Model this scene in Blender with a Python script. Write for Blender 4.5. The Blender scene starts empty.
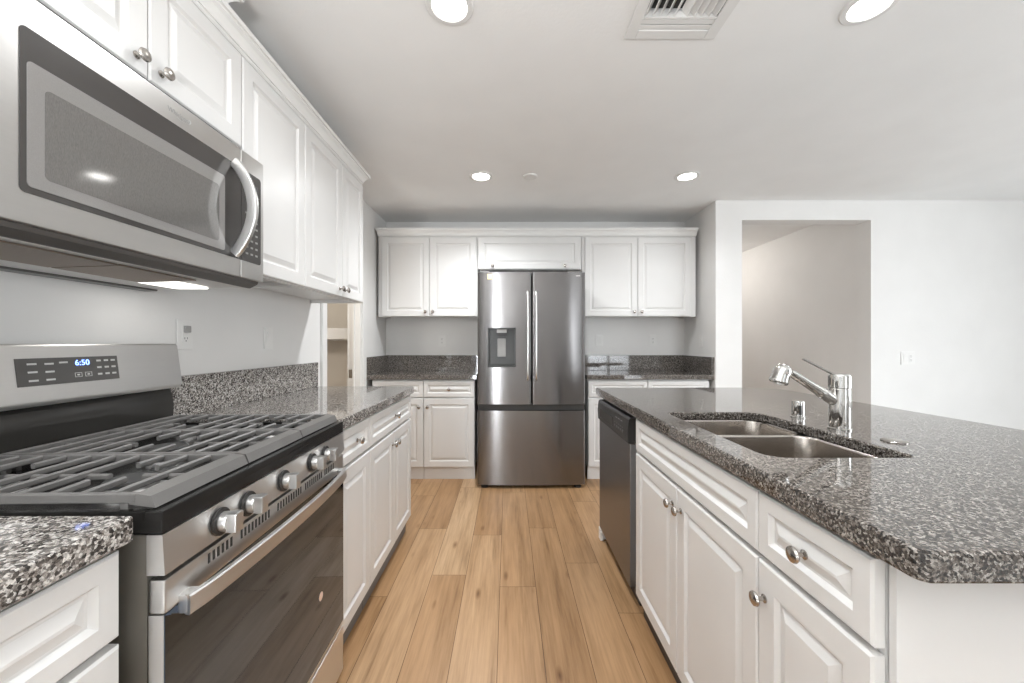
import bpy, bmesh, math, random
from mathutils import Vector, Matrix

S = bpy.context.scene
COL = S.collection
PI = math.pi

# ------------------------------------------------------------------ camera
cd = bpy.data.cameras.new('camera')
cam = bpy.data.objects.new('camera', cd)
COL.objects.link(cam)
cam.location = (0, 0, 1.2)
cam.rotation_euler = (PI / 2, 0, 0)
cd.sensor_width = 36.0
cd.lens = 36.0 * 390 / 1024
cd.shift_x = 4.0 / 1024
cd.shift_y = 1.5 / 1024
cd.clip_start = 0.01
S.camera = cam

# ------------------------------------------------------------------ world, light, exposure
W = bpy.data.worlds.new('world')
S.world = W
W.use_nodes = True
bg = W.node_tree.nodes['Background']
bg.inputs[0].default_value = (0.92, 0.96, 1.0, 1)
bg.inputs[1].default_value = 0.5
S.view_settings.view_transform = 'Standard'
S.view_settings.look = 'None'
S.view_settings.exposure = 0.96
S.view_settings.gamma = 1.0
S.cycles.caustics_reflective = False
S.cycles.caustics_refractive = False
S.view_settings.use_curve_mapping = False


def area(name, loc, rot, sx, sy, power, color=(1, 1, 1), spread=PI):
    l = bpy.data.lights.new(name, 'AREA')
    l.shape = 'RECTANGLE'
    l.size, l.size_y = sx, sy
    l.energy = power
    l.color = color
    l.spread = spread
    o = bpy.data.objects.new(name, l)
    COL.objects.link(o)
    o.location = loc
    o.rotation_euler = rot
    return o


LWX = -1.225
DAY = (0.905, 0.955, 1.0)
# daylight through the glazed door; the other window lights are added, unseen, as fill
area('daylight_glass_door', (2.95, -3.58, 1.08), (PI / 2, 0, 0), 1.3, 2.0, 5, DAY, math.radians(46))
area('streak_light_left', (LWX, -1.8, 1.25), (PI / 2, 0, -PI / 2), 1.1, 1.9, 1.5, DAY)  # unseen light added for the left streak on the refrigerator
area('streak_light_rear', (-.82, -3.58, 1.15), (PI / 2, 0, 0), .24, 2.0, 4.5, DAY, math.radians(45))  # narrow unseen light, added to draw a streak on the refrigerator doors
area('side_fill_light', (5.38, -0.2, 1.35), (PI / 2, 0, PI / 2), 2.6, 1.7, 48, DAY)  # added as the main fill from the right, source unseen
# unseen ceiling spots added as fill, behind and right of the frame
for x, y, e in ((-.2, -.15, 9), (1.33, -.15, 1), (2.9, 1.4, 6), (2.9, -.15, 2), (-.2, -1.8, 1.5), (1.33, -1.8, 1), (2.9, -1.8, 1), (4.4, 1.4, 1)):
    l = bpy.data.lights.new('downlight', 'SPOT')
    l.energy, l.spot_size, l.spot_blend, l.shadow_soft_size, l.color = e, math.radians(150), .8, .06, (.945, .975, 1)
    o = bpy.data.objects.new('downlight', l)
    o.location = (x, y, 2.40)
    COL.objects.link(o)
# unseen upward light added to brighten the ceiling by bounce, no lamp body
area('ceiling_fill', (-.1, -.8, 1.25), (PI, 0, 0), .4, .4, 37, (.96, .985, 1))
# ceiling light of the hall behind the opening, light in the pantry
for nm, loc, e, col, r in (('hall_lamp', (2.35, 5.3, 2.25), 6.5, (1, 0.95, 0.9), 0.1),
                           ('pantry_lamp', (-1.7, 2.45, 1.6), 4, (1, 0.93, 0.84), 0.06)):
    l = bpy.data.lights.new(nm, 'POINT')
    l.energy, l.color, l.shadow_soft_size = e, col, r
    o = bpy.data.objects.new(nm, l)
    o.location = loc
    COL.objects.link(o)

# ------------------------------------------------------------------ materials
M = {}


class NT:
    def __init__(s, name):
        s.m = bpy.data.materials.new(name)
        s.m.use_nodes = True
        s.t = s.m.node_tree
        s.b = s.t.nodes['Principled BSDF']
        M[name] = s.m

    def n(s, typ, ins=None, **props):
        nd = s.t.nodes.new(typ)
        for k, v in props.items():
            setattr(nd, k, v)
        for k, v in (ins or {}).items():
            if hasattr(v, 'is_output'):
                s.t.links.new(v, nd.inputs[k])
            else:
                nd.inputs[k].default_value = v
        return nd

    def set(s, **kw):
        for k, v in kw.items():
            k = k.replace('_', ' ')
            if hasattr(v, 'is_output'):
                s.t.links.new(v, s.b.inputs[k])
            else:
                s.b.inputs[k].default_value = v
        return s

    def obj(s, scale=(1, 1, 1)):
        tc = s.n('ShaderNodeTexCoord')
        mp = s.n('ShaderNodeMapping', {'Vector': tc.outputs['Object'], 'Scale': scale})
        return mp.outputs[0]

    def ramp(s, fac, stops, mode='LINEAR'):
        r = s.n('ShaderNodeValToRGB', {0: fac})
        r.color_ramp.interpolation = mode
        e = r.color_ramp.elements
        while len(e) < len(stops):
            e.new(0.5)
        for i, (p, c) in enumerate(stops):
            e[i].position = p
            e[i].color = (*c, 1) if len(c) == 3 else c
        return r.outputs[0]

    def noise(s, vec, scale, detail=3, rough=0.5, out=0):
        return s.n('ShaderNodeTexNoise', {'Vector': vec, 'Scale': scale, 'Detail': detail, 'Roughness': rough}).outputs[out]

    def bump(s, h, strength, dist=0.002):
        b = s.n('ShaderNodeBump', {'Height': h, 'Strength': strength, 'Distance': dist})
        s.t.links.new(b.outputs[0], s.b.inputs['Normal'])
        return s

    def mix(s, fac, a, b, blend='MIX'):
        m = s.n('ShaderNodeMix', None, data_type='RGBA', blend_type=blend)
        for k, v in ((0, fac), (6, a), (7, b)):
            if hasattr(v, 'is_output'):
                s.t.links.new(v, m.inputs[k])
            else:
                m.inputs[k].default_value = v if k == 0 else (*v, 1)
        return m.outputs[2]


def painted(name, col, rough, bump=0.0, scale=90, var=0.012):
    t = NT(name)
    v = t.obj()
    n = t.noise(v, 4.0, 2)
    a = tuple(max(0, c - var) for c in col)
    b = tuple(min(1, c + var) for c in col)
    t.set(Base_Color=t.ramp(n, [(0.3, a), (0.7, b)]), Roughness=rough)
    if bump:
        t.bump(t.noise(v, scale, 4, 0.6), bump)
    return t


painted('wall_paint', (0.82, 0.808, 0.79), 0.65, 0.25, 70)
painted('ceiling_paint', (0.90, 0.893, 0.88), 0.8, 0.35, 60)
painted('trim_paint', (0.82, 0.81, 0.79), 0.4)
painted('cabinet_white', (0.755, 0.745, 0.73), 0.33)
painted('cabinet_under', (0.62, 0.60, 0.575), 0.5)
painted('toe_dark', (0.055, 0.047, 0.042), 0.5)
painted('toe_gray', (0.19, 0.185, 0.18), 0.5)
painted('plastic_white', (0.84, 0.83, 0.81), 0.35)
painted('plastic_gray', (0.36, 0.355, 0.345), 0.4)
painted('slot_dark', (0.035, 0.033, 0.03), 0.6)
painted('black_plastic', (0.022, 0.02, 0.019), 0.35, var=0.004)
painted('range_side', (0.15, 0.138, 0.118), 0.45, var=0.03)
painted('black_enamel', (0.020, 0.019, 0.018), 0.22, var=0.004).set(Specular_IOR_Level=0.12)
painted('cast_iron', (0.15, 0.144, 0.138), 0.38, 0.15, 400, 0.012)
painted('black_gloss', (0.035, 0.033, 0.03), 0.14, var=0.004)
painted('dispenser_dark', (0.05, 0.05, 0.047), 0.35)
painted('burner_black', (0.03, 0.03, 0.03), 0.5, var=0.005)
painted('panel_gray', (0.095, 0.09, 0.085), 0.3)
painted('fridge_side', (0.15, 0.145, 0.14), 0.4)
painted('legend_white', (0.6, 0.6, 0.58), 0.5)
painted('legend_dim', (0.30, 0.295, 0.285), 0.5)
painted('sticker_peach', (0.78, 0.58, 0.47), 0.5, var=0.04)
painted('sticker_yellow', (0.80, 0.66, 0.36), 0.5, var=0.08)
painted('vent_white', (0.80, 0.79, 0.77), 0.45)
painted('duct_dark', (0.05, 0.047, 0.043), 0.8)
painted('closet_paint', (0.74, 0.70, 0.64), 0.7)


def steel(name, col, rough, streak=(2, 2, 260), aniso=0.0, axis=(1, 0, 0), bmp=0):
    t = NT(name)
    v = t.obj(streak)
    n = t.noise(v, 1.0, 4, 0.6)
    a = tuple(c * 0.99 for c in col)
    b = tuple(min(1, c * 1.01) for c in col)
    rr = t.n('ShaderNodeMapRange', {0: n, 1: 0.3, 2: 0.7, 3: rough * 0.93, 4: rough * 1.07})
    t.set(Base_Color=t.ramp(n, [(0.35, a), (0.65, b)]), Metallic=1.0, Roughness=rr.outputs[0])
    if aniso:
        tg = t.n('ShaderNodeCombineXYZ', {0: axis[0], 1: axis[1], 2: axis[2]})
        t.set(Anisotropic=aniso, Tangent=tg.outputs[0])
    if bmp:
        t.bump(n, bmp, 0.0005)
    return t


steel('steel', (0.72, 0.712, 0.70), 0.34)
steel('steel_micro', (0.56, 0.55, 0.535), 0.33)
steel('steel_fridge', (0.222, 0.214, 0.212), 0.21, (2, 2, 260), 0.88, (0, 0, 1))
steel('steel_dishwasher', (0.27, 0.272, 0.28), 0.33, (3, 260, 260))
steel('steel_sink', (0.52, 0.48, 0.44), 0.24, (40, 40, 40))
steel('chrome', (0.66, 0.65, 0.63), 0.06, (10, 10, 10), bmp=0)
steel('nickel', (0.46, 0.43, 0.40), 0.25, (60, 60, 60), bmp=0)
steel('filter_mesh', (0.30, 0.25, 0.21), 0.5, (500, 500, 60), bmp=0.8)

t = NT('oven_glass')
v = t.obj((3, 3, 3))
t.set(Base_Color=t.ramp(t.noise(v, 2), [(0.3, (0.125, 0.175, 0.27)), (0.7, (0.135, 0.185, 0.28))]), Roughness=0.045, Metallic=1.0)
t = NT('micro_glass')
v = t.obj((3, 3, 3))
t.set(Base_Color=t.ramp(t.noise(v, 2), [(0.3, (0.05, 0.046, 0.044)), (0.7, (0.06, 0.056, 0.053))]), Roughness=0.16)
t.b.inputs['IOR'].default_value = 1.55
t = NT('micro_window')
v = t.obj((1400, 1400, 1400))
t.set(Base_Color=t.ramp(t.noise(v, 1), [(0.35, (0.215, 0.207, 0.20)), (0.65, (0.25, 0.24, 0.232))]), Roughness=0.14)
t.b.inputs['IOR'].default_value = 1.9
t = NT('micro_window_mesh')
v = t.obj((1400, 1400, 200))
t.set(Base_Color=t.ramp(t.noise(v, 1), [(0.35, (0.115, 0.11, 0.105)), (0.65, (0.155, 0.148, 0.14))]), Roughness=0.07)
t.b.inputs['IOR'].default_value = 1.9


def emit(name, col, strength):
    t = NT(name)
    v = t.obj()
    t.set(Base_Color=(0.8, 0.8, 0.8, 1), Roughness=0.5, Emission_Strength=strength,
          Emission_Color=t.ramp(t.noise(v, 3), [(0.3, col), (0.7, tuple(min(1, c * 1.02) for c in col))]))


emit('lamp_lens', (1.0, 0.97, 0.93), 9.0)
emit('lamp_glass', (1.0, 0.97, 0.92), 1.5)
emit('clock_blue', (0.10, 0.25, 1.0), 2.6)


def granite(name, stops, scale, coarse, gloss=0.045):
    t = NT(name)
    v = t.obj()
    wob = t.n('ShaderNodeTexNoise', {'Vector': v, 'Scale': scale * 0.8, 'Detail': 2})
    add = t.n('ShaderNodeMix', {0: 0.004}, data_type='VECTOR')
    t.t.links.new(v, add.inputs[4])
    t.t.links.new(wob.outputs['Color'], add.inputs[5])
    vo = t.n('ShaderNodeTexVoronoi', {'Vector': add.outputs[1], 'Scale': scale})
    sp = t.n('ShaderNodeSeparateColor', {0: vo.outputs['Color']})
    big = t.noise(v, coarse, 3, 0.6)
    s1 = t.n('ShaderNodeMath', {0: sp.outputs[0], 1: 0.72}, operation='MULTIPLY')
    s2 = t.n('ShaderNodeMath', {0: big, 1: 0.56}, operation='MULTIPLY')
    s3 = t.n('ShaderNodeMath', {0: s1.outputs[0], 1: s2.outputs[0]}, operation='ADD')
    s4 = t.n('ShaderNodeMath', {0: s3.outputs[0], 1: 0.14}, operation='SUBTRACT')
    c = t.ramp(s4.outputs[0], stops)
    v2 = t.n('ShaderNodeTexVoronoi', {'Vector': add.outputs[1], 'Scale': scale * 2.1})
    sp2 = t.n('ShaderNodeSeparateColor', {0: v2.outputs['Color']})
    dk = t.ramp(sp2.outputs[1], [(0.0, (0.45, 0.44, 0.43)), (0.25, (0.7, 0.7, 0.7)), (0.6, (1, 1, 1)), (1.0, (1.25, 1.22, 1.2))])
    t.set(Base_Color=t.mix(1.0, c, dk, 'MULTIPLY'), Roughness=gloss)
    t.b.inputs['IOR'].default_value = 1.6
    return t


granite('granite', [(0.08, (0.02, 0.019, 0.018)), (0.26, (0.06, 0.052, 0.047)), (0.42, (0.19, 0.17, 0.155)),
                    (0.60, (0.36, 0.335, 0.31)), (0.8, (0.62, 0.60, 0.57))], 230, 45)
granite('granite_dark', [(0.12, (0.014, 0.012, 0.011)), (0.34, (0.045, 0.037, 0.032)), (0.52, (0.12, 0.102, 0.088)),
                         (0.68, (0.215, 0.195, 0.176)), (0.86, (0.40, 0.375, 0.345))], 285, 95)

t = NT('oak_planks')
tc = t.n('ShaderNodeTexCoord')
at = t.n('ShaderNodeVertexColor', None, layer_name='plank')
sep = t.n('ShaderNodeSeparateColor', {0: at.outputs[0]})
off = t.n('ShaderNodeVectorMath', {0: at.outputs[0], 1: (31.0, 17.0, 11.0)}, operation='MULTIPLY')
pos = t.n('ShaderNodeVectorMath', {0: tc.outputs['Object'], 1: off.outputs[0]}, operation='ADD').outputs[0]
g1v = t.n('ShaderNodeMapping', {'Vector': pos, 'Scale': (26, 1.5, 1)}).outputs[0]
g1 = t.noise(g1v, 1.0, 6, 0.62)
g2v = t.n('ShaderNodeMapping', {'Vector': pos, 'Scale': (120, 5, 1)}).outputs[0]
g2 = t.noise(g2v, 1.0, 4, 0.6)
g3v = t.n('ShaderNodeMapping', {'Vector': pos, 'Scale': (6.5, 0.8, 1)}).outputs[0]
g3 = t.noise(g3v, 1.0, 3, 0.5)
base = t.ramp(sep.outputs[0], [(0.0, (0.41, 0.24, 0.118)), (0.5, (0.485, 0.30, 0.16)), (1.0, (0.56, 0.375, 0.22))])
gr = t.ramp(g1, [(0.27, (0.52, 0.46, 0.39)), (0.42, (0.86, 0.84, 0.80)), (0.55, (1, 1, 1)), (0.75, (1.08, 1.09, 1.10))])
c1 = t.mix(1.0, base, gr, 'MULTIPLY')
c2 = t.mix(0.85, c1, t.ramp(g2, [(0.3, (0.82, 0.79, 0.75)), (0.6, (1.04, 1.04, 1.04))]), 'MULTIPLY')
c3 = t.mix(0.8, c2, t.ramp(g3, [(0.25, (0.84, 0.80, 0.74)), (0.6, (1.05, 1.05, 1.05))]), 'MULTIPLY')
kv = t.n('ShaderNodeMapping', {'Vector': pos, 'Scale': (9, 3.0, 1)}).outputs[0]
kn = t.n('ShaderNodeTexVoronoi', {'Vector': kv, 'Scale': 1.0}).outputs['Distance']
c4 = t.mix(1.0, c3, t.ramp(kn, [(0.0, (0.30, 0.22, 0.15)), (0.06, (0.62, 0.54, 0.45)), (0.15, (1, 1, 1))]), 'MULTIPLY')
t.set(Base_Color=c4, Roughness=0.38)
t.bump(g2, 0.08, 0.001)
painted('pale_bounce', (0.62, 0.615, 0.605), 0.6)  # pale colour of the added bounce floor
painted('plank_gap', (0.10, 0.06, 0.035), 0.8, var=0.01)


# ------------------------------------------------------------------ mesh helpers
class MB:
    def __init__(s):
        s.bm = bmesh.new()

    def _merge(s, b2):
        me = bpy.data.meshes.new('tmp')
        b2.to_mesh(me)
        b2.free()
        s.bm.from_mesh(me)
        bpy.data.meshes.remove(me)

    def box(s, x0, x1, y0, y1, z0, z1, bev=0.0, seg=2):
        b = bmesh.new()
        bmesh.ops.create_cube(b, size=1)
        for v in b.verts:
            v.co = Vector((x0 + (v.co.x + .5) * (x1 - x0), y0 + (v.co.y + .5) * (y1 - y0), z0 + (v.co.z + .5) * (z1 - z0)))
        if bev:
            bmesh.ops.bevel(b, geom=list(b.edges), offset=bev, segments=seg, affect='EDGES', profile=0.6)
        s._merge(b)
        return s

    def loops(s, loops, cap0=True, cap1=True):
        bm = s.bm
        rows = [[bm.verts.new(p) for p in lp] for lp in loops]
        n = len(rows[0])
        for a, b in zip(rows, rows[1:]):
            for i in range(n):
                j = (i + 1) % n
                try:
                    bm.faces.new((a[i], a[j], b[j], b[i]))
                except ValueError:
                    pass
        if cap0:
            bm.faces.new(list(reversed(rows[0])))
        if cap1:
            bm.faces.new(rows[-1])
        return s

    def lathe(s, prof, org, axis=(0, 0, 1), n=24, cap=True):
        ax = Vector(axis).normalized()
        u = ax.orthogonal().normalized()
        w = ax.cross(u)
        o = Vector(org)
        lp = []
        for r, h in prof:
            lp.append([o + ax * h + (u * math.cos(2 * PI * i / n) + w * math.sin(2 * PI * i / n)) * max(r, 1e-5) for i in range(n)])
        return s.loops(lp, cap, cap)

    def cyl(s, p0, p1, r0, r1=None, n=20):
        p0, p1 = Vector(p0), Vector(p1)
        return s.lathe([(r0, 0), (r0 if r1 is None else r1, (p1 - p0).length)], p0, p1 - p0, n)

    def sweep(s, pts, sec, up=(0, 0, 1)):
        """sec: list of (a,b) offsets, a along side, b along up-ish"""
        P = [Vector(p) for p in pts]
        lp = []
        for i, p in enumerate(P):
            d = (P[min(i + 1, len(P) - 1)] - P[max(i - 1, 0)]).normalized()
            side = d.cross(Vector(up)).normalized()
            u = side.cross(d).normalized()
            lp.append([p + side * a + u * b for a, b in sec])
        return s.loops(lp)

    def tube(s, pts, r, n=10, up=(0, 0, 1)):
        return s.sweep(pts, [(r * math.cos(2 * PI * i / n), r * math.sin(2 * PI * i / n)) for i in range(n)], up)

    def bar(s, pts, w, h, c=0.25, up=(0, 0, 1)):
        a, b = w / 2, h / 2
        k = min(a, b) * c
        return s.sweep(pts, [(-a + k, -b), (a - k, -b), (a, -b + k), (a, b - k), (a - k, b), (-a + k, b), (-a, b - k), (-a, -b + k)], up)

    def prism(s, poly, axis, a, b):
        def P(q, h):
            if axis == 'z':
                return (q[0], q[1], h)
            if axis == 'y':
                return (q[0], h, q[1])
            return (h, q[0], q[1])
        return s.loops([[P(q, a) for q in poly], [P(q, b) for q in poly]])

    def panel(s, x0, x1, z0, z1, yb, yf, rail=0.052, raised=True):
        """raised-panel door leaf: back at yb, front face at yf (yf < yb)"""
        def L(i, y):
            return [(x0 + i, y, z0 + i), (x1 - i, y, z0 + i), (x1 - i, y, z1 - i), (x0 + i, y, z1 - i)]
        lp = [L(0, yb), L(0, yf + 0.004), L(0.004, yf)]
        lp += [L(rail, yf), L(rail + 0.008, yf + 0.009), L(rail + 0.013, yf + 0.009)]
        if raised:
            lp += [L(rail + 0.032, yf + 0.001)]
        return s.loops(lp)

    def build(s, name, mat, parent=None, smooth=35, loc=None, fix=True):
        bm = s.bm
        if fix:
            bmesh.ops.recalc_face_normals(bm, faces=bm.faces)
        me = bpy.data.meshes.new(name)
        bm.to_mesh(me)
        bm.free()
        me.materials.append(M[mat])
        if smooth:
            for p in me.polygons:
                p.use_smooth = True
            me.set_sharp_from_angle(angle=math.radians(smooth))
        o = bpy.data.objects.new(name, me)
        if smooth:
            wn_ = o.modifiers.new('normals', 'WEIGHTED_NORMAL')
            wn_.keep_sharp = True
            wn_.weight = 60
        COL.objects.link(o)
        if parent is not None:
            o.parent = parent
        if loc:
            o.location = loc
        return o


def tag(o, label, cat, group=None):
    o['label'] = label
    o['category'] = cat
    if group:
        o['group'] = group
    return o


def thing(name, label, cat, loc=(0, 0, 0), rotz=0.0, group=None):
    o = bpy.data.objects.new(name, None)
    o.empty_display_size = 0.05
    COL.objects.link(o)
    o.location = loc
    o.rotation_euler = (0, 0, rotz)
    return tag(o, label, cat, group)


def struct(o):
    o['kind'] = 'structure'
    return o


def cut(o, x0, x1, y0, y1, z0, z1):
    """boolean a box out of a mesh object (same local space)"""
    c = MB().box(x0, x1, y0, y1, z0, z1).build('cutter', 'slot_dark', None, 0)
    o.modifiers.clear()
    md = o.modifiers.new('b', 'BOOLEAN')
    md.object = c
    md.operation = 'DIFFERENCE'
    md.solver = 'EXACT'
    mw = o.parent
    o.parent = None
    bpy.context.view_layer.update()
    dg = bpy.context.evaluated_depsgraph_get()
    me = bpy.data.meshes.new_from_object(o.evaluated_get(dg))
    o.modifiers.remove(o.modifiers['b'])
    old = o.data
    o.data = me
    me.name = o.name
    bpy.data.meshes.remove(old)
    bpy.data.objects.remove(c)
    o.parent = mw
    wn_ = o.modifiers.new('normals', 'WEIGHTED_NORMAL')
    wn_.keep_sharp = True
    wn_.weight = 60


def text(body, size, name, mat, parent, loc, rot, depth=0.0006, spacing=1.0):
    c = bpy.data.curves.new(name, 'FONT')
    c.body = body
    c.size = size
    c.extrude = depth
    c.align_x = 'CENTER'
    c.align_y = 'CENTER'
    c.space_character = spacing
    o = bpy.data.objects.new('tmp_text', c)
    COL.objects.link(o)
    bpy.context.view_layer.update()
    me = bpy.data.meshes.new_from_object(o.evaluated_get(bpy.context.evaluated_depsgraph_get()))
    bpy.data.objects.remove(o)
    me.name = name
    me.materials.clear()
    me.materials.append(M[mat])
    r = bpy.data.objects.new(name, me)
    COL.objects.link(r)
    r.parent = parent
    r.location = loc
    r.rotation_euler = rot
    return r


# ------------------------------------------------------------------ setting
LX, BY, RX, FY, CZ = -1.245, 3.98, 1.80, 3.38, 2.435   # left wall, back wall, right return, opening wall, ceiling

# floor: planks with their butt joints
rnd = random.Random(5)
me = bpy.data.meshes.new('floor')
bm = bmesh.new()
lay = bm.loops.layers.color.new('plank')
known = {-1: 2.437, 0: 1.92, 1: 2.53, 2: 2.127, 3: 1.733, -2: 2.017, -3: 2.52, -4: 1.845}
PW, PL, G = 0.177, 1.22, 0.0011
k0, k1 = int((-2.5 + .04) / PW) - 1, int((5.5 + .04) / PW) + 1
for k in range(k0, k1):
    xa, xb = -0.04 + k * PW, -0.04 + (k + 1) * PW
    j = known.get(k, rnd.uniform(0, PL))
    while j > -3.7:
        j -= PL
    while j < 6.75:
        if j + PL < -.25 or (xb > 1.95 and j + PL < 3.3) or xa > 3.3:
            j += PL
            continue
        col = (rnd.random(), rnd.random(), rnd.random(), 1)
        vs = [bm.verts.new(p) for p in ((xa + G, j + G, 0), (xb - G, j + G, 0), (xb - G, j + PL - G, 0), (xa + G, j + PL - G, 0))]
        f = bm.faces.new(vs)
        f.material_index = 0
        for lp in f.loops:
            lp[lay] = col
        j += PL
bmesh.ops.create_cube(bm, size=1, matrix=Matrix.Translation((1.5, 1.5, -0.0515)) @ Matrix.Diagonal((8.2, 10.8, 0.1, 1)))
for f in bm.faces:
    if f.calc_center_median().z < -0.0005:
        f.material_index = 1
bm.to_mesh(me)
bm.free()
me.materials.append(M['oak_planks'])
me.materials.append(M['plank_gap'])
fl = bpy.data.objects.new('floor', me)
COL.objects.link(fl)
struct(fl)

# unseen pale floor added to bounce neutral light, behind the camera and beyond the island
m = MB()
m.box(-1.4, 5.5, -3.8, -.4, -.001, .006).box(1.97, 5.5, -.4, FY, -.001, .006)
struct(m.build('floor_bounce', 'pale_bounce', None, 0))

VX0, VX1, VY0, VY1 = 0.50, 0.80, 1.17, 1.545     # hole of the ceiling register
m = MB()
m.box(-2.5, VX0, -3.8, 6.8, CZ, CZ + .1).box(VX1, 5.6, -3.8, 6.8, CZ, CZ + .1)
m.box(VX0, VX1, -3.8, VY0, CZ, CZ + .1).box(VX0, VX1, VY1, 6.8, CZ, CZ + .1)
struct(m.build('ceiling', 'ceiling_paint', None, 0))

DY0, DY1, DZ = 2.655, 3.30, 2.05                 # pantry doorway in the left wall
m = MB()
m.box(LX - .1, LX, -3.7, -2.35, 0, CZ).box(LX - .1, LX, -1.25, DY0, 0, CZ).box(LX - .1, LX, -2.35, -1.25, 0, .3).box(LX - .1, LX, -2.35, -1.25, 2.2, CZ).box(LX - .1, LX, DY1, BY + .1, 0, CZ).box(LX - .1, LX, DY0, DY1, DZ, CZ)
struct(m.build('wall_left', 'wall_paint', None, 0))
struct(MB().box(LX, RX + .1, BY, BY + .1, 0, CZ).build('wall_back', 'wall_paint', None, 0))
OX0, OX1, OZ, OT = 2.028, 3.146, 2.266, 0.136    # opening to the hall
m = MB()
m.box(RX, RX + .1, FY + OT, BY + .0, 0, CZ)
m.box(RX, OX0, FY, FY + OT, 0, CZ).box(OX1, 5.5, FY, FY + OT, 0, CZ).box(OX0, OX1, FY, FY + OT, OZ, CZ)
struct(m.build('wall_right', 'wall_paint', None, 0))
m = MB()
m.box(3.19, 3.29, FY + OT, 6.7, 0, CZ).box(RX + .1, 3.19, 6.6, 6.7, 0, CZ).box(RX + .02, RX + .1, BY + .1, 6.6, 0, CZ)
struct(m.build('wall_hall', 'wall_paint', None, 0))
m = MB()
m.box(-2.4, -2.3, 2.1, 3.8, 0, CZ).box(-2.3, LX - .1, 3.66, 3.76, 0, CZ).box(-2.3, LX - .1, 2.1, 2.2, 0, CZ)
struct(m.build('wall_pantry', 'closet_paint', None, 0))
# rear wall with a glazed door and an added narrow opening, side wall with an added opening (behind / right of the camera)
m = MB()
RY = -3.6
m.box(LX, -.96, RY - .1, RY, 0, CZ).box(-.68, 2.3, RY - .1, RY, 0, CZ).box(-.96, -.68, RY - .1, RY, 0, .1).box(-.96, -.68, RY - .1, RY, 2.2, CZ).box(2.3, 3.6, RY - .1, RY, 2.1, CZ).box(3.6, 5.5, RY - .1, RY, 0, CZ)
struct(m.build('wall_rear', 'wall_paint', None, 0))
m = MB()
m.box(5.4, 5.5, RY, -1.5, 0, CZ).box(5.4, 5.5, 1.1, FY, 0, CZ).box(5.4, 5.5, -1.5, 1.1, 0, .5).box(5.4, 5.5, -1.5, 1.1, 2.2, CZ)
struct(m.build('wall_side', 'wall_paint', None, 0))


def window(name, x0, x1, z0, z1, nx, zs, plane, axis):
    m = MB()
    def bx(a0, a1, c0, c1):
        if axis == 'y':
            m.box(a0, a1, plane, plane + .045, c0, c1)
        else:
            m.box(plane - .045, plane, a0, a1, c0, c1)
    t_ = .055
    bx(x0, x0 + t_, z0, z1), bx(x1 - t_, x1, z0, z1), bx(x0 + t_, x1 - t_, z0, z0 + t_), bx(x0 + t_, x1 - t_, z1 - t_, z1)
    for i in range(1, nx):
        c = x0 + (x1 - x0) * i / nx
        bx(c - .03, c + .03, z0 + t_, z1 - t_)
    for z in zs:
        bx(x0 + t_, x1 - t_, z - .02, z + .02)
    struct(m.build(name, 'trim_paint', None, 0))


window('window_1', 2.3, 3.6, 0.02, 2.1, 2, (.56,), RY + .03, 'y')
window('added_window_left', -2.35, -1.25, .3, 2.2, 1, (), LX + .075, 'x')  # unseen frame added with the left streak light
window('added_window_rear', -.96, -.68, .1, 2.2, 1, (), RY + .03, 'y')  # added narrow frame, unseen, around the rear streak light
window('added_window_side', -1.5, 1.1, .5, 2.2, 3, (), 5.4 - .03, 'x')  # unseen frame that goes with the added side fill

# casing of the pantry doorway (wall face and jambs)
m = MB()
cx = LX + .018
m.box(LX, cx, DY0 - .07, DY0 - .006, 0, DZ + .07, .004).box(LX, cx, DY1 + .006, DY1 + .088, 0, DZ + .07, .004)
m.box(LX, cx, DY0 - .006, DY1 + .006, DZ + .006, DZ + .07, .004)
m.box(LX - .105, LX + .004, DY1 - .018, DY1 - .001, 0, DZ).box(LX - .105, LX + .004, DY0 + .001, DY0 + .018, 0, DZ)
m.box(LX - .06, LX - .045, DY1 - .03, DY1 - .018, 0, DZ)
struct(m.build('trim_1', 'trim_paint', None, 0))
m = MB().box(LX - .093, LX - .066, DY1 - .0225, DY1 - .0185, .905, .978, .001)
tag(m.build('strike_plate', 'nickel'), 'small dark metal strike plate set in the white pantry door jamb', 'strike plate')

# pantry shelf
p = thing('pantry_shelf', 'white shelf with a deep front cleat inside the pantry doorway', 'shelf', (-1.82, 3.66, 1.22))
MB().box(-.47, .47, -.30, -.001, .09, .108).build('shelf_board', 'trim_paint', p)
MB().box(-.47, .47, -.318, -.301, .012, .108, .002).build('front_cleat', 'trim_paint', p)
MB().box(-.47, .47, -.02, -.001, .0, .088, .002).build('wall_cleat', 'trim_paint', p)

# baseboards (short runs that the photo can show)
struct(MB().box(RX + .002, OX0, FY - .014, FY - .001, 0, .1, .003).box(OX1, 5.4, FY - .014, FY - .001, 0, .1, .003)
       .build('baseboard_right', 'trim_paint'))

# ------------------------------------------------------------------ cabinet builders
KPROF = [(.009, 0), (.009, .002), (.0045, .005), (.0042, .013), (.008, .016), (.0145, .019), (.0158, .022), (.014, .026), (.009, .0285), (.001, .0295)]


def knob(parent, x, z, y=-.022):
    return MB().lathe(KPROF, (x, y, z), (0, -1, 0), 20).build('knob', 'nickel', parent)


def leaf(kind, parent, x0, x1, z0, z1, rail=None, kn=(), mat='cabinet_white'):
    if rail is None:
        rail = .052 if kind == 'door' else .034
    d = MB().panel(x0, x1, z0, z1, -.002, -.022, rail).build(kind, mat, parent, 20)
    for kx, kz in kn:
        knob(d, kx, kz)
    return d


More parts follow.
